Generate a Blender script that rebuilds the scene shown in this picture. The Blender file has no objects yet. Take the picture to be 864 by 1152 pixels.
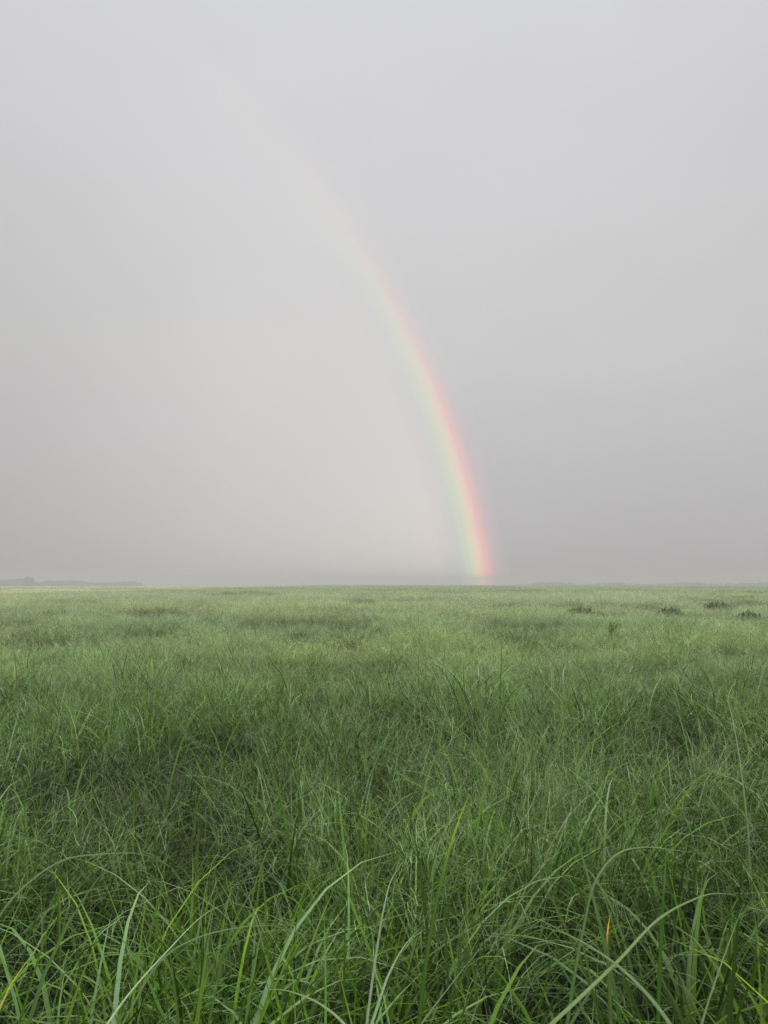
import bpy, math
import numpy as np
from mathutils import Vector

R = math.radians
rng = np.random.default_rng(11)
sc = bpy.context.scene
col = sc.collection

# ---------------------------------------------------------------- camera
EYE = 1.20
F = 1000.0                       # focal length in pixels of the 864x1152 frame
PITCH = math.atan(79 / F)
cam_d = bpy.data.cameras.new('camera'); cam = bpy.data.objects.new('camera', cam_d); col.objects.link(cam)
cam.location = (0, 0, EYE); cam.rotation_euler = (R(90) + PITCH, 0, 0)
cam_d.sensor_fit = 'VERTICAL'; cam_d.sensor_height = 24; cam_d.lens = 24 * F / 1152
cam_d.clip_start = 0.02; cam_d.clip_end = 12000
sc.camera = cam

# ---------------------------------------------------------------- light and exposure
BOW_AZ, BOW_EL, BOW_R = R(-35.8), R(-5.0), 42.55      # point opposite the sun, centre of the rainbow
AX = np.array([math.sin(BOW_AZ) * math.cos(BOW_EL), math.cos(BOW_AZ) * math.cos(BOW_EL), math.sin(BOW_EL)])
sc.view_settings.view_transform = 'Standard'; sc.view_settings.look = 'None'
sc.view_settings.exposure = 0.0; sc.view_settings.gamma = 1.0; sc.view_settings.use_curve_mapping = False
sc.cycles.use_denoising = True
sc.cycles.denoiser = 'OPENIMAGEDENOISE'; sc.cycles.denoising_prefilter = 'NONE'
sc.cycles.max_bounces = 5; sc.cycles.diffuse_bounces = 2; sc.cycles.glossy_bounces = 2
sc.cycles.transmission_bounces = 3; sc.cycles.volume_bounces = 1; sc.cycles.transparent_max_bounces = 8
sc.cycles.caustics_reflective = False; sc.cycles.caustics_refractive = False

sun_d = bpy.data.lights.new('sun', 'SUN'); sun = bpy.data.objects.new('sun', sun_d); col.objects.link(sun)
sun_d.energy = 0.9; sun_d.angle = R(14); sun_d.color = (1.0, 0.95, 0.88)
sun.rotation_euler = Vector((float(AX[0]), float(AX[1]), float(AX[2]))).to_track_quat('-Z', 'Y').to_euler()


class N:
    """small helper for node trees"""
    def __init__(s, tree): s.t = tree
    def new(s, kind, **kw):
        n = s.t.nodes.new(kind)
        for k, v in kw.items(): setattr(n, k, v)
        return n
    def link(s, a, b): s.t.links.new(a, b)
    def _set(s, sock, v):
        if hasattr(v, 'is_output') or isinstance(v, bpy.types.NodeSocket): s.link(v, sock)
        else: sock.default_value = v
    def math(s, op, a, b=0.0, c=0.0, clamp=False):
        n = s.new('ShaderNodeMath', operation=op, use_clamp=clamp)
        s._set(n.inputs[0], a); s._set(n.inputs[1], b); s._set(n.inputs[2], c)
        return n.outputs[0]
    def vmath(s, op, a, b=(0, 0, 0), scale=None):
        n = s.new('ShaderNodeVectorMath', operation=op)
        s._set(n.inputs[0], a); s._set(n.inputs[1], b)
        if scale is not None: s._set(n.inputs['Scale'], scale)
        return n.outputs['Value'] if op == 'DOT_PRODUCT' else n.outputs['Vector']
    def ramp(s, fac, stops, mode='LINEAR'):
        n = s.new('ShaderNodeValToRGB'); e = n.color_ramp; e.interpolation = mode
        while len(e.elements) < len(stops): e.elements.new(0.5)
        for el, (p, c) in zip(e.elements, stops):
            el.position = p; el.color = tuple(c) + (1,) if len(c) == 3 else c
        s.link(fac, n.inputs[0]); return n.outputs[0]
    def mix(s, fac, a, b, blend='MIX'):
        n = s.new('ShaderNodeMix', data_type='RGBA', blend_type=blend)
        s._set(n.inputs[0], fac); s._set(n.inputs[6], a); s._set(n.inputs[7], b)
        return n.outputs[2]
    def smooth(s, v, lo, hi, a=0.0, b=1.0):
        n = s.new('ShaderNodeMapRange', interpolation_type='SMOOTHSTEP')
        s._set(n.inputs[0], v); n.inputs[1].default_value = lo; n.inputs[2].default_value = hi
        n.inputs[3].default_value = a; n.inputs[4].default_value = b
        return n.outputs[0]
    def noise(s, vec, scale, detail=3.0, rough=0.5):
        n = s.new('ShaderNodeTexNoise'); s.link(vec, n.inputs['Vector'])
        n.inputs['Scale'].default_value = scale; n.inputs['Detail'].default_value = detail
        n.inputs['Roughness'].default_value = rough
        return n.outputs[0]


def lin(r, g, b):
    return tuple(((c / 255 + 0.055) / 1.055) ** 2.4 if c > 10 else c / 255 / 12.92 for c in (r, g, b))


def build_world():
    w = bpy.data.worlds.new('World'); sc.world = w; w.use_nodes = True
    t = w.node_tree; t.nodes.clear(); n = N(t)
    out = n.new('ShaderNodeOutputWorld')
    sky = n.new('ShaderNodeTexSky', sky_type='NISHITA'); sky.sun_disc = False
    sky.sun_elevation = -BOW_EL; sky.sun_rotation = math.pi + BOW_AZ
    b0 = n.new('ShaderNodeBackground'); b0.inputs['Strength'].default_value = 0.08
    n.link(sky.outputs[0], b0.inputs['Color'])
    d = n.vmath('NORMALIZE', n.new('ShaderNodeTexCoord').outputs['Generated'])
    sep = n.new('ShaderNodeSeparateXYZ'); n.link(d, sep.inputs[0]); x, y, z = sep.outputs
    # overcast brightness with height above the horizon
    base = n.ramp(n.math('MAXIMUM', z, 0.0), [
        (0.0, lin(177, 175, 177)), (0.055, lin(186, 184, 186)), (0.155, lin(198, 196, 198)), (0.25, lin(207, 206, 206)),
        (0.42, lin(212, 211, 213)), (0.55, lin(216, 216, 219)), (0.60, lin(217, 218, 221)),
        (0.78, (1.0, 1.0, 1.0)), (1.0, (1.0, 1.0, 1.0))])
    # unseen sky overhead and behind the viewer, brightened to light the grass
    up = n.smooth(z, 0.60, 0.92, 1.0, 2.4)
    back = n.smooth(y, 0.25, -0.75, 1.0, 1.6)
    gain = n.math('MULTIPLY', up, back)
    # darker rain cloud low on the left
    lft = n.math('MULTIPLY', n.smooth(x, -0.10, -0.42), n.smooth(z, 0.55, 0.15))
    gain = n.math('MULTIPLY', gain, n.math('SUBTRACT', 1.0, n.math('MULTIPLY', lft, 0.13)))
    gain = n.math('MULTIPLY', gain, n.smooth(n.math('ABSOLUTE', x), 0.12, 0.50, 1.0, 0.95))  # vignette-like falloff to both sides, put into the sky brightness
    # slow unevenness of the cloud
    nz = n.noise(n.vmath('MULTIPLY', d, (1.0, 1.0, 1.6)), 2.6, 4.0, 0.55)
    gain = n.math('MULTIPLY', gain, n.math('MULTIPLY_ADD', n.math('SUBTRACT', nz, 0.5), 0.12, 1.0))
    c = n.vmath('SCALE', base, scale=n.math('MULTIPLY', gain, 1.025))
    # brighter, warmer sky inside the rainbow
    dot = n.vmath('DOT_PRODUCT', d, tuple(AX))
    th = n.math('MULTIPLY', n.math('ARCCOSINE', n.math('MINIMUM', dot, 1.0)), 180 / math.pi)
    dl = n.math('SUBTRACT', BOW_R, th)
    inside = n.smooth(dl, -1.0, 3.2)
    fall = n.math('EXPONENT', n.math('DIVIDE', n.math('MAXIMUM', dl, 0.0), -17.0))
    hi = n.smooth(z, 0.62, -0.02)
    g = n.math('MULTIPLY', n.math('MULTIPLY', inside, fall), hi)
    tint = n.mix(n.smooth(z, 0.35, 0.0), (0.115, 0.095, 0.080, 1), (0.290, 0.255, 0.210, 1))
    c = n.vmath('ADD', c, n.vmath('SCALE', tint, scale=g))
    b1 = n.new('ShaderNodeBackground'); n.link(c, b1.inputs['Color'])
    m = n.new('ShaderNodeMixShader'); m.inputs[0].default_value = 0.94
    n.link(b0.outputs[0], m.inputs[1]); n.link(b1.outputs[0], m.inputs[2]); n.link(m.outputs[0], out.inputs[0])
    w.cycles.sampling_method = 'MANUAL'; w.cycles.sample_map_resolution = 512


build_world()


# ---------------------------------------------------------------- helpers
def tag(o, label=None, cat=None, group=None, kind=None):
    if label: o['label'] = label
    if cat: o['category'] = cat
    if group: o['group'] = group
    if kind: o['kind'] = kind
    return o


def mesh_obj(name, V, Fc, mat, parent=None, cols=None, smooth=True):
    me = bpy.data.meshes.new(name)
    V = np.asarray(V, np.float32); Fc = np.asarray(Fc, np.int32)
    k = Fc.shape[1]
    me.vertices.add(len(V)); me.vertices.foreach_set('co', V.ravel())
    me.loops.add(Fc.size); me.loops.foreach_set('vertex_index', Fc.ravel())
    me.polygons.add(len(Fc)); me.polygons.foreach_set('loop_start', np.arange(0, Fc.size, k, dtype=np.int32))
    me.update(calc_edges=True)
    if smooth: me.polygons.foreach_set('use_smooth', np.ones(len(Fc), bool))
    if cols is not None:
        a = me.attributes.new('col', 'FLOAT_COLOR', 'POINT')
        c4 = np.ones((len(V), 4), np.float32); c4[:, :3] = cols; a.data.foreach_set('color', c4.ravel())
    if mat: me.materials.append(mat)
    o = bpy.data.objects.new(name, me); col.objects.link(o)
    if parent: o.parent = parent
    return o


def _hash(ix, iy, seed):
    h = (ix.astype(np.int64) * 374761393 + iy.astype(np.int64) * 668265263 + seed * 1442695041) & 0xffffffff
    h = ((h ^ (h >> 13)) * 1274126177) & 0xffffffff
    h = (h ^ (h >> 16)) & 0xffffffff
    return h / 4294967295.0


def vnoise(x, y, seed=0):
    x = np.asarray(x, float); y = np.asarray(y, float)
    ix, iy = np.floor(x), np.floor(y); fx, fy = x - ix, y - iy
    fx = fx * fx * (3 - 2 * fx); fy = fy * fy * (3 - 2 * fy)
    a = _hash(ix, iy, seed); b = _hash(ix + 1, iy, seed); c = _hash(ix, iy + 1, seed); d = _hash(ix + 1, iy + 1, seed)
    return (a * (1 - fx) + b * fx) * (1 - fy) + (c * (1 - fx) + d * fx) * fy


def fbm(x, y, seed=0, octv=3):
    s = 0; amp = 1; tot = 0
    for k in range(octv):
        s = s + amp * vnoise(x * 2 ** k + 17.3 * k, y * 2 ** k - 9.1 * k, seed + k); tot += amp; amp *= 0.5
    return s / tot


def sstep(v, a, b):
    t = np.clip((v - a) / (b - a), 0, 1); return t * t * (3 - 2 * t)


def tussock(x, y):
    """0 in the hollows, 1 on the tussocks; broader swells farther out"""
    d = np.hypot(x, y); f = sstep(d, 9, 28)
    a = fbm(x / 0.42, y / 0.42, 50, 2); b = fbm(x / 1.1, y / 0.9, 60, 2); b2 = fbm(x / 2.0, y / 1.5, 62, 2); c = fbm(x / 5.5, y / 4.5, 64, 2)
    v = a * (0.62 - 0.44 * f) + b * 0.38 * (1 - f) + f * (b2 * 0.52 + c * 0.30)
    return sstep(v, 0.385, 0.60)


def ground_h(x, y, mounds=True):
    x = np.asarray(x, float); y = np.asarray(y, float)
    d = np.hypot(x, y)
    und = (fbm(x / 9, y / 9, 5, 3) - 0.5) * 0.16 * sstep(d, 1.5, 9)
    und = und * (1 - sstep(d, 90, 140) * 0.6)
    over = np.maximum(d - 150, 0)
    drop = np.minimum(over * over / 14000.0, 2.6) * sstep(y, 0, 60)
    h = und - drop + 0.27 * sstep(d, 4.0, 8.5)
    if mounds: h = h + (tussock(x, y) - 0.5) * (0.19 + 0.09 * sstep(d, 10, 25)) * sstep(d, 3.2, 6.5)
    return h


def pale_mask(x, y):
    """the lighter, shorter field beyond the boundary on the far left"""
    # boundary runs from (-25, 44) to (-13, 150)
    t = (y - 38) / 112.0
    bx = -21.5 + 8.5 * t + (fbm(y / 11, y * 0 + 3, 21, 2) - 0.5) * 2.0
    return sstep(bx - x, -1.0, 1.2) * sstep(y, 36, 40)


def px_point(px, py, dist):
    """world point seen at a photograph pixel, dist metres ahead"""
    u = (px - 432) / F; v = (576 - py) / F
    c, s = math.cos(PITCH), math.sin(PITCH)
    d = np.array([u, c - v * s, s + v * c]); d = d / d[1] * dist
    return np.array([0, 0, EYE]) + d


# ---------------------------------------------------------------- materials
def grass_material(name, world_noise=True, trans=0.20):
    m = bpy.data.materials.new(name); m.use_nodes = True; t = m.node_tree; t.nodes.clear(); n = N(t)
    out = n.new('ShaderNodeOutputMaterial')
    at = n.new('ShaderNodeAttribute', attribute_name='col'); c = at.outputs['Color']
    if world_noise:
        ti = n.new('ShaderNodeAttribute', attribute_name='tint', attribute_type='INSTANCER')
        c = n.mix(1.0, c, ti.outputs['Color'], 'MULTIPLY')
    pos = n.new('ShaderNodeNewGeometry').outputs['Position']
    # fine mottling and streaks of the leaf itself
    st = n.noise(n.vmath('MULTIPLY', pos, (1, 1, 0.15)), 420, 2, 0.6)
    c = n.vmath('SCALE', c, scale=n.math('MULTIPLY_ADD', n.math('SUBTRACT', st, 0.5), 0.7, 1.0))
    p = n.new('ShaderNodeBsdfPrincipled'); n.link(c, p.inputs['Base Color'])
    p.inputs['Roughness'].default_value = 0.42
    p.inputs['Specular IOR Level'].default_value = 0.05
    tr = n.new('ShaderNodeBsdfTranslucent')
    n.link(n.mix(1.0, c, (1.25, 1.35, 0.5, 1), 'MULTIPLY'), tr.inputs['Color'])
    mx = n.new('ShaderNodeMixShader'); mx.inputs[0].default_value = trans
    n.link(p.outputs[0], mx.inputs[1]); n.link(tr.outputs[0], mx.inputs[2]); n.link(mx.outputs[0], out.inputs[0])
    return m


def ground_material():
    m = bpy.data.materials.new('soil'); m.use_nodes = True; t = m.node_tree; n = N(t)
    p = t.nodes['Principled BSDF']; pos = n.new('ShaderNodeNewGeometry').outputs['Position']
    soil = n.mix(n.noise(pos, 9, 5), (0.006, 0.005, 0.003, 1), (0.018, 0.014, 0.008, 1))
    turf = n.mix(n.noise(pos, 1.3, 5), (0.07, 0.10, 0.035, 1), (0.12, 0.15, 0.07, 1))
    ln = n.new('ShaderNodeVectorMath', operation='LENGTH'); n.link(pos, ln.inputs[0])
    far = n.smooth(ln.outputs['Value'], 60, 160)
    n.link(n.mix(far, soil, turf), p.inputs['Base Color']); p.inputs['Roughness'].default_value = 1.0; p.inputs['Specular IOR Level'].default_value = 0.0
    b = n.new('ShaderNodeBump'); b.inputs['Strength'].default_value = 0.7; b.inputs['Distance'].default_value = 0.02
    n.link(n.noise(pos, 40, 5), b.inputs['Height']); n.link(b.outputs[0], p.inputs['Normal'])
    return m


M_GRASS = grass_material('grass_blades')
M_LEAF = grass_material('leaf', world_noise=False)
M_SOIL = ground_material()

# ---------------------------------------------------------------- ground sheet
def build_ground():
    ys = np.concatenate([np.linspace(-20, 20, 81), np.linspace(22, 160, 93), np.linspace(165, 420, 50)])
    xs = np.concatenate([np.linspace(-400, -40, 40)[:-1], np.linspace(-40, 40, 161), np.linspace(40, 400, 40)[1:]])
    X, Y = np.meshgrid(xs, ys)
    Z = ground_h(X, Y, False) - 0.12 * sstep(np.hypot(X, Y), 3, 8)
    V = np.stack([X, Y, Z], -1).reshape(-1, 3); nx = len(xs); ny = len(ys)
    i = (np.arange(ny - 1)[:, None] * nx + np.arange(nx - 1)[None]).ravel()
    tag(mesh_obj('ground', V, np.stack([i, i + 1, i + nx + 1, i + nx], 1), M_SOIL), kind='structure')


build_ground()


# ---------------------------------------------------------------- grass blades
def blades(root, phi, lean, bend, L, w, nseg, colr, power=1.6, drift=0.0, fold=False, baseL=0.45, twist=0.0, tipc=None, zfac=None):
    """B blades at once -> verts, quads, colours. lean/bend in radians from the vertical."""
    B = len(L); s = np.linspace(0, 1, nseg + 1)[None, :]
    ang = lean[:, None] + bend[:, None] * s ** power
    ph = phi[:, None] + (drift if np.ndim(drift) == 0 else drift[:, None]) * s
    dx = np.sin(ang) * np.cos(ph); dy = np.sin(ang) * np.sin(ph); dz = np.cos(ang)
    D = np.stack([dx, dy, dz], -1) * (L[:, None, None] / nseg)
    P = np.zeros((B, nseg + 1, 3)); P[:, 1:] = np.cumsum((D[:, :-1] + D[:, 1:]) / 2, 1); P += root[:, None, :]
    tw = ph + math.pi / 2 + (twist if np.ndim(twist) == 0 else twist[:, None]) * s
    side = np.stack([np.cos(tw), np.sin(tw), np.zeros_like(tw)], -1)
    prof = np.minimum(1, baseL + 1.6 * s) * np.maximum(1 - s ** 2.6, 0.03)
    W = (w[:, None] * prof)[..., None] * 0.5
    if fold:
        T = D / np.maximum(np.linalg.norm(D, axis=-1, keepdims=True), 1e-9)
        nrm = np.cross(side, T)
        rows = [P - side * W + nrm * W * 0.35, P, P + side * W + nrm * W * 0.35]
    else:
        rows = [P - side * W, P + side * W]
    k = len(rows); V = np.stack(rows, 2)                      # B, n+1, k, 3
    idx = np.arange(B * (nseg + 1) * k).reshape(B, nseg + 1, k)
    q = np.stack([idx[:, :-1, :-1], idx[:, :-1, 1:], idx[:, 1:, 1:], idx[:, 1:, :-1]], -1).reshape(-1, 4)
    C = np.broadcast_to(colr[:, None, None, :], V.shape).copy()
    dew_light = (1 + 0.45 * np.clip((s - 0.45) / 0.5, 0, 1))[..., None, None]     # dewy upper half of the leaf, also brightened as painted light
    C = np.minimum(C * dew_light, np.array([0.17, 0.25, 0.11]) if nseg >= 5 else 1.0)
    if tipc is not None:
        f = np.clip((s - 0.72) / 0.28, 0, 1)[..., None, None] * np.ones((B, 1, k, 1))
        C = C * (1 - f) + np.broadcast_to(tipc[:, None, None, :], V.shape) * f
    return V.reshape(-1, 3), q, C.reshape(-1, 3), P


def pal(n, a, b, var=0.26):
    t = rng.random((n, 1)); c = np.array(a) * (1 - t) + np.array(b) * t
    return c * np.exp(var * rng.standard_normal((n, 1)).clip(-2.2, 2.2))


GREEN_A, GREEN_B = (0.026, 0.056, 0.003), (0.070, 0.122, 0.008)
OLD_SHADE_A, OLD_SHADE_B = (0.006, 0.012, 0.003), (0.016, 0.029, 0.006)          # older lower leaves, darkened to paint the shade of the gaps     # fresh leaf
BLUE_A, BLUE_B = (0.050, 0.096, 0.019), (0.122, 0.190, 0.052)       # dewy leaf
LIME = (0.110, 0.200, 0.022)
STEM_A, STEM_B = (0.095, 0.138, 0.034), (0.235, 0.285, 0.108)       # fine flower stems
STRAW = (0.24, 0.21, 0.11)


class Bag:
    def __init__(s): s.V = []; s.Q = []; s.C = []; s.n = 0
    def add(s, V, Q, C):
        s.V.append(V); s.Q.append(Q + s.n); s.C.append(C); s.n += len(V)
    def get(s): return np.concatenate(s.V), np.concatenate(s.Q), np.concatenate(s.C)


CL = dict(k=1, spread=0.0, loose=0.9)
def roots(n, rad):
    """roots gathered in one or several tufts; the leaves of a tuft arch outwards from its middle"""
    cr = CL['spread'] * np.sqrt(CL['cr']); ca = CL['ca']
    if CL['k'] > 1:
        j = rng.integers(0, CL['k'], n); ox, oy = (cr * np.cos(ca))[j], (cr * np.sin(ca))[j]; rad = CL['tr']
    else: ox = oy = 0
    r = rad * np.sqrt(rng.random(n)); a = rng.random(n) * 2 * math.pi
    roots.phi = a + rng.normal(0, CL['loose'], n)
    return np.stack([ox + r * np.cos(a), oy + r * np.sin(a), np.full(n, -0.02)], 1)


def add_broad(bag, n, rad, nseg, wmul=1.0, Lr=(0.42, 0.76), fold=True):
    c = pal(n, (0.028, 0.066, 0.003), (0.082, 0.150, 0.010), 0.38)
    k = rng.random(n) < 0.34; c[k] = pal(k.sum(), BLUE_A, BLUE_B) * 1.1
    k = rng.random(n) < 0.05; c[k] = np.array(LIME) * 0.9
    k = rng.random(n) < 0.018; c[k] = pal(k.sum(), (0.20, 0.15, 0.04), STRAW)
    L = rng.uniform(*Lr, n)
    bend = np.abs(rng.normal(0.6, 0.5, n)); arch = rng.random(n) < 0.52; bend[arch] = rng.uniform(1.3, 2.5, arch.sum())
    k = rng.random(n) < 0.09; c[k] = pal(k.sum(), (0.11, 0.18, 0.045), (0.20, 0.28, 0.09), 0.15); bend[k] = rng.uniform(1.3, 2.4, k.sum()); L[k] *= 1.15
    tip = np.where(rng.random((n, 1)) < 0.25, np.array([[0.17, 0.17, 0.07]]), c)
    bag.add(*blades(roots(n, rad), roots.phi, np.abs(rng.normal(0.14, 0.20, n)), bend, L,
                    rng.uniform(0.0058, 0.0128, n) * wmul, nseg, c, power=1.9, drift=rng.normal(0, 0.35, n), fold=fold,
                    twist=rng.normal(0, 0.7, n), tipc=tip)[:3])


def add_medium(bag, n, rad, nseg, wmul=1.0, Lr=(0.36, 0.74), fold=False, bm=1.6, ll=0.26):
    c = pal(n, GREEN_A, GREEN_B)
    k = rng.random(n) < 0.5; c[k] = pal(k.sum(), BLUE_A, BLUE_B)
    k = rng.random(n) < 0.03; c[k] = pal(k.sum(), STRAW, (0.13, 0.13, 0.05))
    bend = rng.normal(bm, 0.75, n).clip(0.1, 3.4)
    k = rng.random(n) < 0.16; c[k] *= 1.5
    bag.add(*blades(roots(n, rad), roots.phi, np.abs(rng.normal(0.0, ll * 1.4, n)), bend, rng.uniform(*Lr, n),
                    rng.uniform(0.0022, 0.0062, n) * wmul, nseg, c, power=1.7, drift=rng.normal(0, 0.5, n), fold=fold,
                    twist=rng.normal(0, 0.8, n))[:3])


def beads(p, r):
    """tiny dewdrops (octahedra of quads with a doubled corner)"""
    n = len(p); d = np.array([[1, 0, 0], [0, 1, 0], [-1, 0, 0], [0, -1, 0], [0, 0, 1], [0, 0, -1]], float)
    V = (p[:, None] + d[None] * r[:, None, None]).reshape(-1, 3)
    f = np.array([[0, 1, 2, 4], [2, 3, 0, 4], [0, 3, 2, 5], [2, 1, 0, 5]])
    q = (np.arange(n)[:, None, None] * 6 + f[None]).reshape(-1, 4)
    return V, q, np.tile([[0.55, 0.60, 0.52]], (n * 6, 1))  # near-white colour paints the highlights of the drops


def add_fine(bag, n, rad, nseg, wmul=1.0, Lr=(0.48, 0.76), nb=9, bseg=3, ll=0.26):
    """thin flowering stems with an open, hair-fine panicle"""
    c = pal(n, STEM_A, STEM_B)
    L = rng.uniform(*Lr, n); rt0 = roots(n, rad); phi = roots.phi; dr = rng.normal(0, 0.6, n)
    V, q, C, P = blades(rt0, phi, np.abs(rng.normal(0.0, ll * 1.4, n)), rng.normal(1.2, 0.7, n).clip(0.0, 2.6), L,
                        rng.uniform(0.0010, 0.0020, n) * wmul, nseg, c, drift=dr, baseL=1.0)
    bag.add(V, q, C)
    if nb == 0: return
    f = rng.uniform(0.55, 1.0, (n, nb)) * nseg; i = np.minimum(f.astype(int), nseg - 1); fr = (f - i)[..., None]
    ar = np.arange(n)[:, None]
    rt = (P[ar, i] * (1 - fr) + P[ar, i + 1] * fr).reshape(-1, 3); m = n * nb
    cc = np.repeat(c, nb, 0) * rng.uniform(0.9, 1.35, (m, 1))
    k = rng.random(m) < 0.30; dp = rt[k]
    if nseg >= 8 and len(dp): bag.add(*beads(dp, rng.uniform(0.0006, 0.0012, len(dp))))
    V, q, C, P2 = blades(rt, rng.random(m) * 6.283, rng.uniform(0.3, 1.7, m), rng.normal(0.4, 0.6, m), rng.uniform(0.03, 0.12, m),
                         rng.uniform(0.0006, 0.0011, m) * wmul, bseg, cc, drift=rng.normal(0, 0.6, m), baseL=1.0)
    bag.add(V, q, C)


def add_thatch(bag, n, rad, nseg):
    c = pal(n, (0.07, 0.07, 0.03), (0.15, 0.12, 0.07))
    bag.add(*blades(roots(n, rad), rng.random(n) * 6.283, rng.uniform(0.5, 1.2, n), rng.uniform(0.2, 1.0, n), rng.uniform(0.12, 0.35, n),
                    rng.uniform(0.0015, 0.004, n), nseg, c, drift=rng.normal(0, 0.8, n))[:3])


protos = []
def proto(fn, count, k=1, spread=0.0, tr=0.1, loose=0.8):
    ids = []
    for _ in range(count):
        CL.update(k=k, spread=spread, tr=tr, loose=loose, cr=rng.random(k), ca=rng.random(k) * 6.283)
        b = Bag(); fn(b); protos.append(b.get()); ids.append(len(protos) - 1)
    return ids


def add_under(bag, n, rad, nseg, wmul=1.0, Lr=(0.10, 0.30)):
    """short lower leaves that fill the sward near the soil"""
    c = pal(n, OLD_SHADE_A, OLD_SHADE_B)
    bag.add(*blades(roots(n, rad), roots.phi, rng.uniform(0.15, 0.9, n), rng.uniform(0.3, 1.6, n), rng.uniform(*Lr, n),
                    rng.uniform(0.004, 0.010, n) * wmul, nseg, c, drift=rng.normal(0, 0.6, n), twist=rng.normal(0, 0.6, n))[:3])


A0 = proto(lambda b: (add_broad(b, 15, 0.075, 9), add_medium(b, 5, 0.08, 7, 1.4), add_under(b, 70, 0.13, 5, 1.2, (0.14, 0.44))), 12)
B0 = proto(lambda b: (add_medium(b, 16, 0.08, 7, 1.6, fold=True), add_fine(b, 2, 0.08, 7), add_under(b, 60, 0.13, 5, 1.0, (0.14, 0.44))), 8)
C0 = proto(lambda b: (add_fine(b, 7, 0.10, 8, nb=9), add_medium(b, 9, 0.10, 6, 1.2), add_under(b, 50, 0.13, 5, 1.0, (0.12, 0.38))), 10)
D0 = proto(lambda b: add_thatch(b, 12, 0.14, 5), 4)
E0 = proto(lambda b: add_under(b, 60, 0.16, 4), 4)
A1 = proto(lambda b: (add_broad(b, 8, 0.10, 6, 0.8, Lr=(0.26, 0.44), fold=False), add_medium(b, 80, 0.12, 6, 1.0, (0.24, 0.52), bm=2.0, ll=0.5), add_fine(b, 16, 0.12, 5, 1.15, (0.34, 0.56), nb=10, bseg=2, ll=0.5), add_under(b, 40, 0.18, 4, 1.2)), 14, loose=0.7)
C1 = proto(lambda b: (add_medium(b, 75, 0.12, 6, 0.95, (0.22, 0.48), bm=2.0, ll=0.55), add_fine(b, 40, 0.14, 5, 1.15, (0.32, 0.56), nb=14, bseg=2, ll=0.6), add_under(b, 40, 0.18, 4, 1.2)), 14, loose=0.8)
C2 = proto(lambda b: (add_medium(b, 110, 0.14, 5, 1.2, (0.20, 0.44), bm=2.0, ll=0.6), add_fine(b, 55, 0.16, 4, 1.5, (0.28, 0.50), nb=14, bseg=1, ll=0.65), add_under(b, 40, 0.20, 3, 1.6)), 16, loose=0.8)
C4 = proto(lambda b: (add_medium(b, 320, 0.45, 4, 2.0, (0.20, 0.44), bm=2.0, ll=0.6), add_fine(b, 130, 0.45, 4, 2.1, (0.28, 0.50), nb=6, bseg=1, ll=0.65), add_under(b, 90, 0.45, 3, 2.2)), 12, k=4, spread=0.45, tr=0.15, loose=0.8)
C3 = proto(lambda b: (add_medium(b, 1500, 2.2, 3, 4.0, (0.22, 0.48), bm=2.0, ll=0.6), add_fine(b, 700, 2.2, 3, 4.5, (0.3, 0.54), nb=2, bseg=1, ll=0.6)), 8, k=22, spread=2.1, tr=0.22, loose=0.5)


def scatter(n, y0, y1, margin, keep_d=None):
    x = []; y = []; tot = 0
    while tot < n:
        yy = rng.uniform(y0, y1, n * 2); hw = 0.47 * y1 + margin
        xx = rng.uniform(-hw, hw, n * 2)
        k = np.abs(xx) < 0.47 * np.maximum(yy, 0) + margin
        if keep_d is not None: k &= keep_d(xx, yy)
        x.append(xx[k]); y.append(yy[k]); tot += k.sum()
        if k.sum() == 0: break
    return np.concatenate(x)[:n], np.concatenate(y)[:n]


def area(y0, y1, margin):
    a = max(y0, 0); return 0.47 * (y1 * y1 - a * a) + 2 * margin * (y1 - y0)


WEEDS = [tuple(px_point(a, 655, b)[:2]) + (c,) for a, b, c in ((653, 19, .8), (676, 17, .6), (688, 11, .35), (841, 16.5, .6), (806, 24, .9), (841, 36, .9), (753, 18.5, .7))]
PT = dict(x=[], y=[], pid=[], s=[], kind=[])
def layer(y0, y1, margin, dens, ids, keep=None, smin=0.85, smax=1.15):
    n = int(area(y0, y1, margin) * dens)
    x, y = scatter(n, y0, y1, margin)
    if keep is not None:
        k = rng.random(len(x)) < keep(x, y); x, y = x[k], y[k]
    PT['x'].append(x); PT['y'].append(y); PT['pid'].append(rng.choice(ids, len(x)))
    PT['s'].append(rng.uniform(smin, smax, len(x)))


dens = lambda x, y: 0.11 + 0.89 * tussock(x, y)
which = lambda x, y: sstep(fbm(x / 0.5 + 40, y / 0.5, 33, 2), 0.40, 0.60)     # leafy or flowering patches
near = lambda x, y: 0.55 + 0.45 * tussock(x, y)
lush = lambda x, y: dens(x, y) * (0.25 + 0.75 * which(x, y))
sparse = lambda x, y: dens(x, y) * (1.0 - 0.7 * which(x, y))
layer(-1.2, 6.4, 1.6, 56, A0, lambda x, y: (0.45 + 0.55 * tussock(x, y)) * (1 - 0.72 * sstep(y, 1.9, 4.2)))
layer(-1.2, 6.4, 1.6, 24, B0, near)
layer(-1.2, 6.4, 1.6, 50, C0, lambda x, y: near(x, y) * (0.03 + 0.97 * sstep(y, 1.6, 3.2)))
layer(-1.2, 6.4, 1.6, 8, D0)
layer(-1.2, 6.4, 1.6, 60, E0)
layer(5.9, 18, 2.5, 30, A1, lush, 0.75, 1.3)
layer(5.9, 18, 2.5, 58, C1, sparse, 0.75, 1.3)
layer(16, 45, 4, 40, C2, dens, 0.75, 1.35)
layer(43, 90, 8, 9, C4, lambda x, y: 0.2 + 0.8 * dens(x, y))
layer(85, 235, 12, 0.55, C3)


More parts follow.
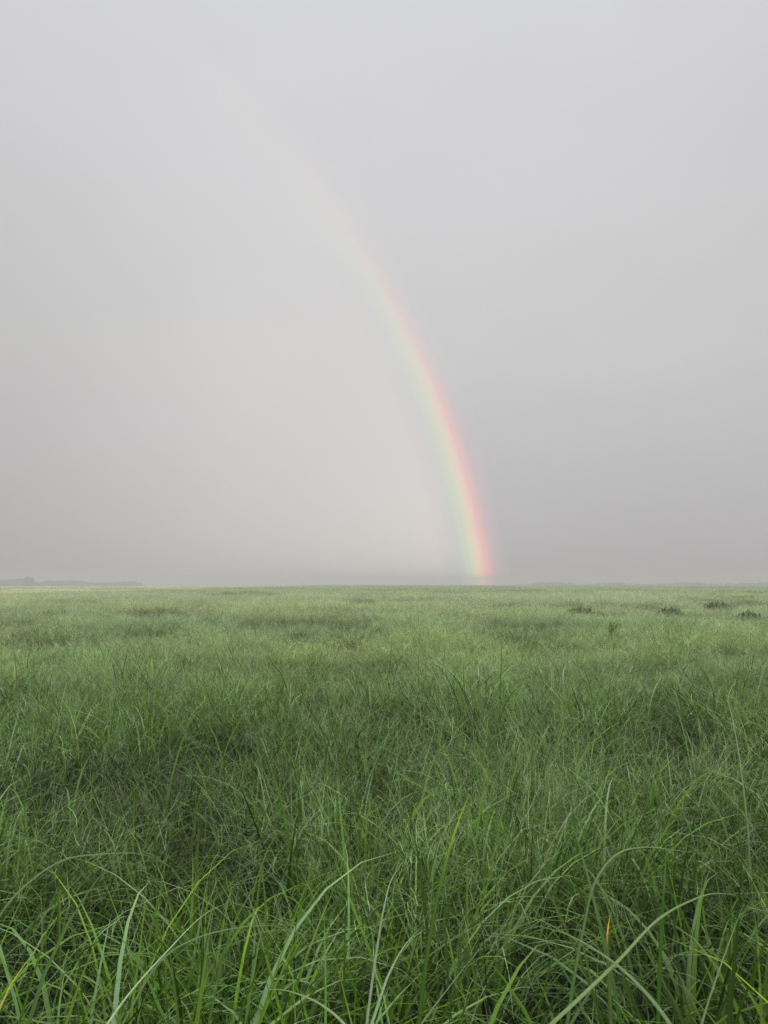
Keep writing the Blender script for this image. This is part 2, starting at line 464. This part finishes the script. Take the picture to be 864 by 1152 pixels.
def build_grass():
    x = np.concatenate(PT['x']); y = np.concatenate(PT['y']); pid = np.concatenate(PT['pid']); s = np.concatenate(PT['s'])
    n = len(x); d = np.hypot(x, y); pm = pale_mask(x, y)
    tus = tussock(x, y); far = sstep(d, 8, 30); mid = sstep(d, 5, 14)
    hs = 0.80 + 0.34 * tus + far * (0.20 * tus - 0.10) + (fbm(x / 2.6, y / 2.6, 55, 2) - 0.5) * 0.5
    hs = hs * (1 + rng.normal(0, 0.12, n).clip(-0.25, 0.3))
    hs = np.where(d < 6, np.minimum(hs, 1.12), hs)
    hs = np.where((y > 1.8) & np.isin(pid, A0), np.minimum(hs, 0.88), hs)
    hs = hs * (1 - 0.45 * pm)
    for wx, wy, wr in WEEDS:
        q = np.exp(-(((x - wx) ** 2 + ((y - wy) * 0.6) ** 2) / (wr * wr)) ** 2); hs = hs * (1 - 0.5 * q)
    hs = hs * (1 - 0.42 * sstep(d, 4.3, 8.5))
    rot = np.stack([rng.normal(0, 0.06, n), rng.normal(0, 0.06, n), rng.random(n) * 6.283], 1)
    big = d > 15
    rot[big, :2] = 0
    scl = np.stack([s, s, s * hs], 1)
    # colour patches of the sward, and painted shade in its hollows
    t1 = fbm(x / 3.2, y / 3.2, 71, 3)[:, None]; t2 = fbm(x / 14, y / 14, 81, 2)[:, None]
    blue = np.array([[0.92, 1.0, 1.15]]); yel = np.array([[1.02, 1.02, 0.96]])
    mixf = sstep(t1 * 0.75 + t2 * 0.25, 0.30, 0.72)
    tint = blue * (1 - mixf) + yel * mixf
    tint = tint * (1 + rng.normal(0, 0.07, (n, 1)).clip(-0.15, 0.2))
    tint = tint * (1 + 0.5 * pm[:, None] * np.array([[1.4, 1.0, 1.4]]))
    tint = tint * (0.70 - 0.18 * mid + 0.60 * tus + 0.36 * mid * tus)[:, None] * (1 + far[:, None] * np.array([[0.15, 0.03, 0.40]]) + mid[:, None] * np.array([[0.05, 0.02, 0.18]]) + sstep(d, 1.5, 4)[:, None] * np.array([[0.04, 0.02, 0.20]]))  # shade of the hollows painted into the tint; haze-like paling with distance
    tint = tint * np.exp(rng.normal(0, 0.20, (n, 1)).clip(-0.45, 0.45) * (sstep(d, 3, 7) * (1 - 0.6 * sstep(d, 50, 90)))[:, None])
    z = ground_h(x, y)
    Vp = np.concatenate([p[0] for p in protos]); off = np.cumsum([0] + [len(p[0]) for p in protos[:-1]])
    Q = np.concatenate([p[1] + o for p, o in zip(protos, off)]); C = np.concatenate([p[2] for p in protos])
    ids = np.concatenate([np.full(len(p[0]), i) for i, p in enumerate(protos)])
    nv = len(Vp)
    V = np.concatenate([Vp, np.stack([x, y, z], 1)])
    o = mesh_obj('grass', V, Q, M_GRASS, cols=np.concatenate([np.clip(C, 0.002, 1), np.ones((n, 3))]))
    me = o.data
    def attr(name, typ, data, key='value'):
        a = me.attributes.new(name, typ, 'POINT'); a.data.foreach_set(key, np.ascontiguousarray(data).ravel())
    attr('is_pt', 'BOOLEAN', np.concatenate([np.zeros(nv, bool), np.ones(n, bool)]))
    attr('pid', 'INT', np.concatenate([ids, pid]).astype(np.int32))
    attr('rot', 'FLOAT_VECTOR', np.concatenate([np.zeros((nv, 3)), rot]).astype(np.float32), 'vector')
    attr('scl', 'FLOAT_VECTOR', np.concatenate([np.ones((nv, 3)), scl]).astype(np.float32), 'vector')
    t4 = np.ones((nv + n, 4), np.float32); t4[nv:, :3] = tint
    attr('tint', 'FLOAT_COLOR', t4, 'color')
    g = bpy.data.node_groups.new('sward', 'GeometryNodeTree'); g.is_modifier = True
    g.interface.new_socket('Geometry', in_out='INPUT', socket_type='NodeSocketGeometry')
    g.interface.new_socket('Geometry', in_out='OUTPUT', socket_type='NodeSocketGeometry')
    nd = g.nodes; lk = g.links.new
    gi, go = nd.new('NodeGroupInput'), nd.new('NodeGroupOutput')
    def named(name, typ):
        a = nd.new('GeometryNodeInputNamedAttribute'); a.data_type = typ; a.inputs['Name'].default_value = name
        return a.outputs['Attribute']
    sp = nd.new('GeometryNodeSeparateGeometry'); sp.domain = 'POINT'
    lk(gi.outputs[0], sp.inputs['Geometry']); lk(named('is_pt', 'BOOLEAN'), sp.inputs['Selection'])
    si = nd.new('GeometryNodeSplitToInstances'); si.domain = 'POINT'
    lk(sp.outputs['Inverted'], si.inputs['Geometry']); lk(named('pid', 'INT'), si.inputs['Group ID'])
    ip = nd.new('GeometryNodeInstanceOnPoints'); ip.inputs['Pick Instance'].default_value = True
    er = nd.new('FunctionNodeEulerToRotation'); lk(named('rot', 'FLOAT_VECTOR'), er.inputs[0])
    lk(sp.outputs['Selection'], ip.inputs['Points']); lk(si.outputs['Instances'], ip.inputs['Instance'])
    lk(named('pid', 'INT'), ip.inputs['Instance Index']); lk(er.outputs[0], ip.inputs['Rotation'])
    lk(named('scl', 'FLOAT_VECTOR'), ip.inputs['Scale']); lk(ip.outputs[0], go.inputs[0])
    md = o.modifiers.new('sward', 'NODES'); md.node_group = g
    print('grass instances', n, 'proto faces', len(Q))
    tag(o, 'dense wet green meadow grass covering the whole field', 'grass', kind='stuff')


build_grass()


# ---------------------------------------------------------------- rainbow
def build_rainbow():
    RAD = 3200.0
    up = np.array([0, 0, 1.0]); e1 = np.cross(AX, up); e1 /= np.linalg.norm(e1); e2 = np.cross(e1, AX)   # e1 right, e2 up
    if e1[0] < 0: e1 = -e1
    th = np.linspace(BOW_R - 5.0, BOW_R + 2.4, 60); ps = np.radians(np.linspace(-4, 84, 150))
    T, S = np.meshgrid(np.radians(th), ps)
    D = np.cos(T)[..., None] * AX + np.sin(T)[..., None] * (np.cos(S)[..., None] * e1 + np.sin(S)[..., None] * e2)
    V = (D * RAD + np.array([0, 0, EYE])).reshape(-1, 3)
    nx = len(th); ny = len(ps)
    i = (np.arange(ny - 1)[:, None] * nx + np.arange(nx - 1)[None]).ravel()
    m = bpy.data.materials.new('rainbow_light'); m.use_nodes = True; t = m.node_tree; t.nodes.clear(); n = N(t)
    out = n.new('ShaderNodeOutputMaterial')
    a1 = n.new('ShaderNodeAttribute', attribute_name='band').outputs['Fac']
    el = n.new('ShaderNodeAttribute', attribute_name='height').outputs['Fac']
    # band: 0 = inner edge, 1 = outer edge of the 7.4 degree wide strip; red peaks at 5.0/7.4
    f = lambda dd: (5.0 + dd) / 7.4
    colr = n.ramp(a1, [(f(-4.9), (0.58, 0.56, 0.58)), (f(-2.4), (0.62, 0.58, 0.62)), (f(-1.7), (0.60, 0.66, 0.64)),
                       (f(-0.95), (0.72, 0.83, 0.58)), (f(-0.55), (0.92, 0.86, 0.56)), (f(-0.2), (1.12, 0.76, 0.56)),
                       (f(0.22), (1.06, 0.56, 0.52)), (f(0.85), (0.78, 0.54, 0.58)), (f(2.2), (0.52, 0.48, 0.52))], 'EASE')
    alpha = n.ramp(a1, [(f(-4.9), (0, 0, 0)), (f(-2.9), (0.0, 0.0, 0.0)), (f(-1.7), (0.38, 0.38, 0.38)), (f(-0.9), (0.72, 0.72, 0.72)),
                        (f(-0.3), (0.85, 0.85, 0.85)), (f(0.2), (0.82, 0.82, 0.82)), (f(0.8), (0.50, 0.50, 0.50)), (f(1.5), (0.14, 0.14, 0.14)),
                        (f(2.3), (0, 0, 0))], 'EASE')
    fade = n.ramp(el, [(0.0, (1, 1, 1)), (0.012, (0.95, 0.95, 0.95)), (0.06, (0.62, 0.62, 0.62)), (0.16, (0.50, 0.50, 0.50)), (0.27, (0.35, 0.35, 0.35)),
                       (0.36, (0.27, 0.27, 0.27)), (0.44, (0.15, 0.15, 0.15)), (0.52, (0.05, 0.05, 0.05)), (0.59, (0, 0, 0))], 'LINEAR')
    al = n.math('MULTIPLY', alpha, fade)
    wash = n.smooth(el, 0.16, 0.42)                       # higher up the bow is nearly white
    cc = n.mix(n.math('MULTIPLY', wash, 0.82), colr, (0.80, 0.79, 0.73, 1))
    sat = n.smooth(el, 0.024, 0.0, 1.0, 2.1)                # colours boosted at the foot to show through the mist
    gr = (0.62, 0.60, 0.58)
    cc = n.vmath('ADD', n.vmath('SCALE', n.vmath('SUBTRACT', cc, gr), scale=sat), gr)
    cc = n.vmath('MAXIMUM', cc, (0, 0, 0))
    em = n.new('ShaderNodeEmission'); n.link(cc, em.inputs['Color'])
    tr = n.new('ShaderNodeBsdfTransparent'); mx = n.new('ShaderNodeMixShader')
    n.link(al, mx.inputs[0]); n.link(tr.outputs[0], mx.inputs[1]); n.link(em.outputs[0], mx.inputs[2]); n.link(mx.outputs[0], out.inputs[0])
    m.cycles.emission_sampling = 'NONE'
    o = mesh_obj('rainbow', V, np.stack([i, i + 1, i + nx + 1, i + nx], 1), m)
    for nm, dat in (('band', np.broadcast_to((th - th[0]) / 7.4, T.shape)), ('height', D[..., 2])):
        a = o.data.attributes.new(nm, 'FLOAT', 'POINT'); a.data.foreach_set('value', np.ascontiguousarray(dat, dtype=np.float32).ravel())
    tag(o, 'faint rainbow arc curving down to the grassy horizon', 'rainbow')


build_rainbow()


# ---------------------------------------------------------------- far woods
def leaf_cloud(centres, radii, n, size, base, dark):
    """leaf-clump faces spread through ellipsoids"""
    k = rng.choice(len(centres), n, p=(radii[:, 0] * radii[:, 2]) / (radii[:, 0] * radii[:, 2]).sum())
    d = rng.standard_normal((n, 3)); d /= np.linalg.norm(d, axis=1, keepdims=True)
    c = centres[k] + d * radii[k] * rng.uniform(0.45, 1.05, (n, 1))
    u = rng.standard_normal((n, 3)); u /= np.linalg.norm(u, axis=1, keepdims=True)
    v = np.cross(u, rng.standard_normal((n, 3))); v /= np.linalg.norm(v, axis=1, keepdims=True)
    s = size * rng.uniform(0.5, 1.2, (n, 1))
    V = np.stack([c - u * s, c - v * s * 0.6, c + u * s, c + v * s * 0.6], 1).reshape(-1, 3)
    C = np.repeat(pal(n, base, dark), 4, 0)
    return V, np.arange(4 * n).reshape(-1, 4), C


def trunk_mesh(segs):
    """tapered round limbs: list of (points, r0, r1)"""
    b = Bag(); S = 8
    for pts, r0, r1 in segs:
        pts = np.array(pts, float); m = len(pts); a = np.linspace(0, 2 * math.pi, S, endpoint=False)
        r = np.linspace(r0, r1, m)[:, None]
        t = np.gradient(pts, axis=0); t /= np.linalg.norm(t, axis=1, keepdims=True)
        u = np.cross(t, [0.3, 1, 0.1]); u /= np.linalg.norm(u, axis=1, keepdims=True); v = np.cross(t, u)
        V = pts[:, None] + r[..., None] * (np.cos(a)[None, :, None] * u[:, None] + np.sin(a)[None, :, None] * v[:, None])
        idx = np.arange(m * S).reshape(m, S); nxt = np.roll(idx, -1, 1)
        q = np.stack([idx[:-1], nxt[:-1], nxt[1:], idx[1:]], -1).reshape(-1, 4)
        b.add(V.reshape(-1, 3), q, np.tile([[0.10, 0.08, 0.05]], (m * S, 1)))
    return b.get()


def wood(name, ax, ay, bx, by, top0, top1, n, label):
    t = np.linspace(0, 1, n) + rng.normal(0, 0.3 / n, n)
    x = ax + (bx - ax) * t; y = ay + (by - ay) * t + rng.normal(0, 5, n)
    top = (top0 + (top1 - top0) * t) * (1 + 0.0 * t) + (fbm(t * 14, t * 0, 3, 3) - 0.5) * 1.6
    g = ground_h(x, y); h = np.maximum(top - g, 1.0)
    rx = rng.uniform(1.8, 3.6, n)
    cen = np.stack([x, y, g + h * 0.55], 1); rad = np.stack([rx, rx, h * 0.5], 1)
    V, q, c = leaf_cloud(cen, rad, n * 260, 0.45, (0.04, 0.06, 0.025), (0.07, 0.09, 0.04))
    b = Bag(); b.add(V, q, c)
    b.add(*trunk_mesh([([(xx, yy, gg - 0.3), (xx + .1, yy, gg + hh * 0.4), (xx, yy + .1, gg + hh * 0.7)], 0.18, 0.06) for xx, yy, gg, hh in zip(x, y, g, h)]))
    tag(mesh_obj(name, *b.get()[:2], M_LEAF, cols=b.get()[2], smooth=False), label, 'wood', kind='stuff')


wood('far_wood', -152, 300, -112, 400, 2.65, 0.7, 90, 'low misty line of woodland on the left horizon beyond the pale field')
wood('far_hedge', 60, 385, 170, 370, 0.55, 0.8, 80, 'very faint hedge line on the right horizon lost in mist')


def lone_tree():
    p = px_point(33, 655, 290); x, y = p[0], p[1]; g = float(ground_h(x, y))
    root = bpy.data.objects.new('tree', None); root.location = (x, y, g); col.objects.link(root)
    top = EYE + 290 * 0.0068 - g
    segs = [([(0, 0, -0.2), (0.1, 0, top * 0.35), (0.05, 0.1, top * 0.8)], 0.22, 0.06)]
    for k in range(7):
        a = k * 0.9; z0 = top * (0.35 + 0.05 * k)
        segs.append(([(0.08, 0, z0), (0.7 * math.cos(a), 0.7 * math.sin(a), z0 + 0.5), (1.4 * math.cos(a), 1.4 * math.sin(a), z0 + 0.9)], 0.07, 0.02))
    V, q, c = trunk_mesh(segs); mesh_obj('trunk', V, q, M_LEAF, root, c)
    cz = np.linspace(0.40, 0.84, 12); sp = np.sqrt(np.clip(1 - ((cz - 0.5) / 0.42) ** 2, 0.05, 1)) * 1.3
    cen = np.stack([rng.normal(0, 0.7, 12) * sp, rng.normal(0, 0.7, 12) * sp, cz * top], 1)
    rad = np.stack([rng.uniform(0.5, 0.95, 12) * (0.5 + 0.4 * sp)] * 2 + [np.full(12, top * 0.15)], 1)
    V, q, c = leaf_cloud(cen, rad, 2600, 0.22, (0.04, 0.06, 0.025), (0.07, 0.09, 0.04)); mesh_obj('crown', V, q, M_LEAF, root, c, smooth=False)
    tag(root, 'round topped tree standing slightly above the misty woodland at far left', 'tree')


lone_tree()


# ---------------------------------------------------------------- weeds standing in the grass
def weed(px, py, dist, wid, hgt, nleaf, lsize, ca, cb, label, upright=False):
    p = px_point(px, py, dist) + np.array([0, 0, 0.08]); x, y = p[0], p[1]; g = float(ground_h(x, y))
    root = bpy.data.objects.new('weed', None); root.location = (x, y, g); col.objects.link(root)
    top = max(p[2] - g, 0.3)
    ns = 5 if upright else 34; segs = []; tips = []
    for k in range(ns):
        a = rng.random() * 6.283; r = wid * 0.5 * math.sqrt(rng.random()); hh = top * (rng.uniform(0.72, 1.05) if upright else rng.uniform(0.85, 1.0) * (1 - 0.45 * (2 * r / wid) ** 2))
        bx, by = r * 0.6 * math.cos(a), r * 0.6 * math.sin(a)
        pts = [(bx, by, -0.02), (bx * 1.15, by * 1.15, hh * 0.5), (r * math.cos(a), r * math.sin(a), hh)]
        segs.append((pts, 0.004, 0.0015)); tips.append(pts)
    V, q, c = trunk_mesh(segs); mesh_obj('stem', V, q, M_LEAF, root, c * 0 + np.array([0.07, 0.09, 0.03]))
    per = nleaf // ns; b = Bag()
    for pts in tips:
        pts = np.array(pts); f = rng.uniform(0.35 if upright else 0.55, 1.0, per)
        base = np.stack([np.interp(f, [0, .5, 1], pts[:, j]) for j in range(3)], 1)
        b.add(*blades(base, rng.random(per) * 6.283, rng.uniform(0.3, 1.3, per), rng.uniform(0.3, 1.3, per), lsize * rng.uniform(0.6, 1.3, per),
                      lsize * rng.uniform(0.3, 0.45, per), 5, pal(per, ca, cb), fold=True, baseL=0.2)[:3])
    V, q, c = b.get(); mesh_obj('foliage', V, q, M_LEAF, root, c)
    return tag(root, label, 'weed', 'broad leaved weeds in the meadow')


DK, DK2 = (0.034, 0.072, 0.012), (0.078, 0.130, 0.024)
weed(653, 688, 19.0, 0.85, 0.3, 900, 0.10, DK, DK2, 'dark leafy weed clump left of the small yellow-green plant')
weed(676, 694, 17.0, 0.5, 0.3, 520, 0.09, (0.05, 0.075, 0.02), (0.09, 0.11, 0.03), 'olive weed clump between the dark clump and the small upright plant')
weed(688, 712, 11.0, 0.14, 0.5, 120, 0.10, (0.10, 0.16, 0.02), (0.22, 0.27, 0.03), 'small upright yellow-green plant poking out of the meadow', True)
weed(841, 691, 16.5, 0.55, 0.3, 1100, 0.10, (0.014, 0.036, 0.007), (0.036, 0.066, 0.012), 'darkest low weed clump near the right edge')
weed(806, 681, 24.0, 1.1, 0.3, 800, 0.11, DK, DK2, 'wide dark weed patch second nearest to the right edge')
weed(841, 672, 36.0, 0.9, 0.3, 500, 0.12, DK, DK2, 'smallest farthest dark tuft near the horizon at right')
weed(753, 692, 18.5, 0.65, 0.3, 600, 0.09, (0.05, 0.09, 0.02), (0.10, 0.15, 0.035), 'dim green weed clump midway between the yellow-green plant and right edge')


# ---------------------------------------------------------------- single leaves that stand out in the foreground
def hero(pts, w, ca, cb, label, f0=0.35, name='grass_blade'):
    """pts: (px, py, distance) from the root end to the tip"""
    P = np.array([px_point(a, b, c - 0.10) for a, b, c in pts])
    ca, cb = np.array(ca) * 0.9, np.array(cb) * 0.85; w = w * 0.9
    g = float(ground_h(P[0, 0], P[0, 1]))
    first = P[0].copy(); t0 = P[0] - P[1]
    dr = t0 / np.linalg.norm(t0); low = [first]
    while low[-1][2] > g and len(low) < 60:
        dr = dr * 0.86 + np.array([0, 0, -0.14]); dr /= np.linalg.norm(dr); low.append(low[-1] + dr * 0.04)
    ctrl = np.vstack([np.array(low[1:][::-1])[::2], P])
    ext = np.vstack([2 * ctrl[0] - ctrl[1], ctrl, 2 * ctrl[-1] - ctrl[-2]])
    out = []
    for i in range(1, len(ext) - 2):
        p0, p1, p2, p3 = ext[i - 1:i + 3]
        for t in np.linspace(0, 1, 6, endpoint=False):
            out.append(0.5 * (2 * p1 + (p2 - p0) * t + (2 * p0 - 5 * p1 + 4 * p2 - p3) * t * t + (3 * p1 - p0 - 3 * p2 + p3) * t ** 3))
    out.append(ctrl[-1]); C = np.array(out); m = len(C)
    s = np.linspace(0, 1, m); T = np.gradient(C, axis=0); T /= np.linalg.norm(T, axis=1, keepdims=True)
    view = C - np.array([0.0, -0.3, EYE + 0.6]); side = np.cross(T, view); side /= np.linalg.norm(side, axis=1, keepdims=True)
    a = (0.5 * np.sin(s * 3 + w * 900))[:, None]; nr = np.cross(side, T); side = side * np.cos(a) + nr * np.sin(a); nr = np.cross(side, T)
    pr = (np.minimum(1, 0.45 + 1.5 * s) * np.maximum(1 - s ** 3.2, 0.03))[:, None] * w * 0.5
    lift = 0.35
    rows = [C - side * pr + nr * pr * lift, C - nr * pr * 0.0, C + side * pr + nr * pr * lift]
    V = np.stack(rows, 1).reshape(-1, 3); idx = np.arange(m * 3).reshape(m, 3)
    q = np.stack([idx[:-1, :-1], idx[:-1, 1:], idx[1:, 1:], idx[1:, :-1]], -1).reshape(-1, 4)
    f = (sstep(s, f0, f0 + 0.65 * (1 - f0)))[:, None, None]
    cc = np.broadcast_to(np.array(ca) * (1 - f) + np.array(cb) * f, (m, 3, 3)).copy(); cc[:, 1] *= 1.35
    tag(mesh_obj(name, V, q, M_LEAF, cols=cc.reshape(-1, 3)), label, 'grass blade', 'single grass blades in the foreground')


G1, G2 = (0.045, 0.10, 0.022), (0.07, 0.14, 0.035)
PALE = (0.13, 0.20, 0.09)
hero([(-3, 1140, 1.18), (12, 1108, 1.2), (30, 1082, 1.22), (46, 1060, 1.24)], 0.0062, (0.16, 0.24, 0.03), (0.30, 0.30, 0.05), 'yellow-green blade leaning in from the lower left edge')
hero([(122, 1150, 1.15), (150, 1112, 1.2), (188, 1070, 1.26), (228, 1030, 1.33), (262, 1013, 1.38)], 0.0048, PALE, (0.28, 0.36, 0.20), 'long pale blade sweeping up right from the bottom left')
hero([(150, 1130, 1.26), (180, 1082, 1.28), (215, 1058, 1.3), (260, 1045, 1.32), (310, 1042, 1.33), (362, 1060, 1.33)], 0.0042, G2, PALE, 'pale green blade arching level right of the long pale blade')
hero([(392, 1158, 1.1), (372, 1138, 1.12), (345, 1122, 1.15), (308, 1113, 1.18), (264, 1124, 1.2)], 0.0060, (0.15, 0.24, 0.11), (0.24, 0.33, 0.17), 'broad pale blade arching to the left at the bottom edge')
hero([(366, 1150, 1.2), (366, 1095, 1.22), (365, 1050, 1.25), (364, 1010, 1.28)], 0.0062, (0.09, 0.22, 0.03), (0.11, 0.24, 0.04), 'straight bright green blade rising from the bottom edge left of centre')
hero([(684, 1080, 1.4), (683, 1060, 1.42), (684, 1045, 1.43), (686, 1030, 1.45)], 0.0085, (0.05, 0.08, 0.015), (0.55, 0.33, 0.04), 'short withered orange blade standing among green ones', 0.80)
hero([(618, 1154, 1.15), (650, 1124, 1.2), (696, 1080, 1.27), (738, 1036, 1.35), (775, 1014, 1.4), (806, 1005, 1.43), (842, 1010, 1.45)], 0.0082, (0.08, 0.15, 0.04), (0.15, 0.22, 0.085), 'longest broad blade arching to the right beside the orange blade')
hero([(756, 1156, 1.15), (722, 1112, 1.2), (684, 1078, 1.26), (640, 1052, 1.33), (598, 1040, 1.38)], 0.0080, (0.09, 0.18, 0.07), (0.15, 0.24, 0.11), 'broad blade leaning left that crosses the long one arching right')
hero([(655, 1050, 1.55), (668, 995, 1.56), (692, 962, 1.58), (722, 953, 1.6), (758, 956, 1.62), (800, 963, 1.64)], 0.0070, G2, PALE, 'pale blade arching above the other broad ones at right')
hero([(745, 1030, 1.5), (747, 1000, 1.5), (749, 970, 1.52), (750, 938, 1.55)], 0.0090, (0.035, 0.11, 0.012), (0.05, 0.13, 0.018), 'thick deep green upright blade at right')
hero([(790, 1150, 1.2), (806, 1100, 1.22), (824, 1050, 1.26), (840, 1008, 1.3)], 0.0050, G2, PALE, 'slim straight pale blade slanting up near the right edge')
hero([(508, 948, 1.75), (514, 930, 1.76), (522, 908, 1.78), (531, 890, 1.8)], 0.0095, (0.05, 0.11, 0.015), (0.20, 0.32, 0.04), 'bright lime blade slanting in the centre', 0.6)
hero([(-25, 1090, 1.5), (0, 1030, 1.5), (30, 995, 1.52), (70, 968, 1.54), (112, 961, 1.55), (160, 961, 1.56), (196, 978, 1.56)], 0.0050, G2, PALE, 'long thin blade arching right near the left edge')
hero([(425, 1060, 1.35), (432, 1020, 1.36), (440, 990, 1.38), (454, 969, 1.4)], 0.0062, (0.13, 0.22, 0.12), (0.26, 0.34, 0.22), 'blue-green blade with pale pointed tip at bottom centre')
hero([(430, 1115, 1.2), (440, 1090, 1.22), (455, 1064, 1.25), (475, 1042, 1.28)], 0.0072, (0.13, 0.22, 0.11), (0.20, 0.29, 0.17), 'greyish blade curving right low at bottom centre')
hero([(822, 800, 2.7), (819, 788, 2.7), (823, 773, 2.72), (833, 763, 2.75)], 0.0055, PALE, (0.30, 0.38, 0.22), 'pale hooked blade standing alone by the right edge')


# ---------------------------------------------------------------- mist
def build_haze():
    x0, x1, y0, y1, z0, z1 = -405, 405, -25, 425, -4.5, 3.5
    V = [(x, y, z) for z in (z0, z1) for y in (y0, y1) for x in (x0, x1)]
    Q = [(0, 2, 3, 1), (4, 5, 7, 6), (0, 1, 5, 4), (2, 6, 7, 3), (0, 4, 6, 2), (1, 3, 7, 5)]
    m = bpy.data.materials.new('mist'); m.use_nodes = True; t = m.node_tree; t.nodes.clear()
    out = t.nodes.new('ShaderNodeOutputMaterial'); v = t.nodes.new('ShaderNodeVolumePrincipled')
    v.inputs['Color'].default_value = (0.615, 0.605, 0.618, 1); v.inputs['Density'].default_value = HAZE
    t.links.new(v.outputs[0], out.inputs['Volume'])
    tag(mesh_obj('haze', V, Q, m, smooth=False), 'thin pale mist lying over the field', 'mist', kind='stuff')


HAZE = 0.0047
build_haze()
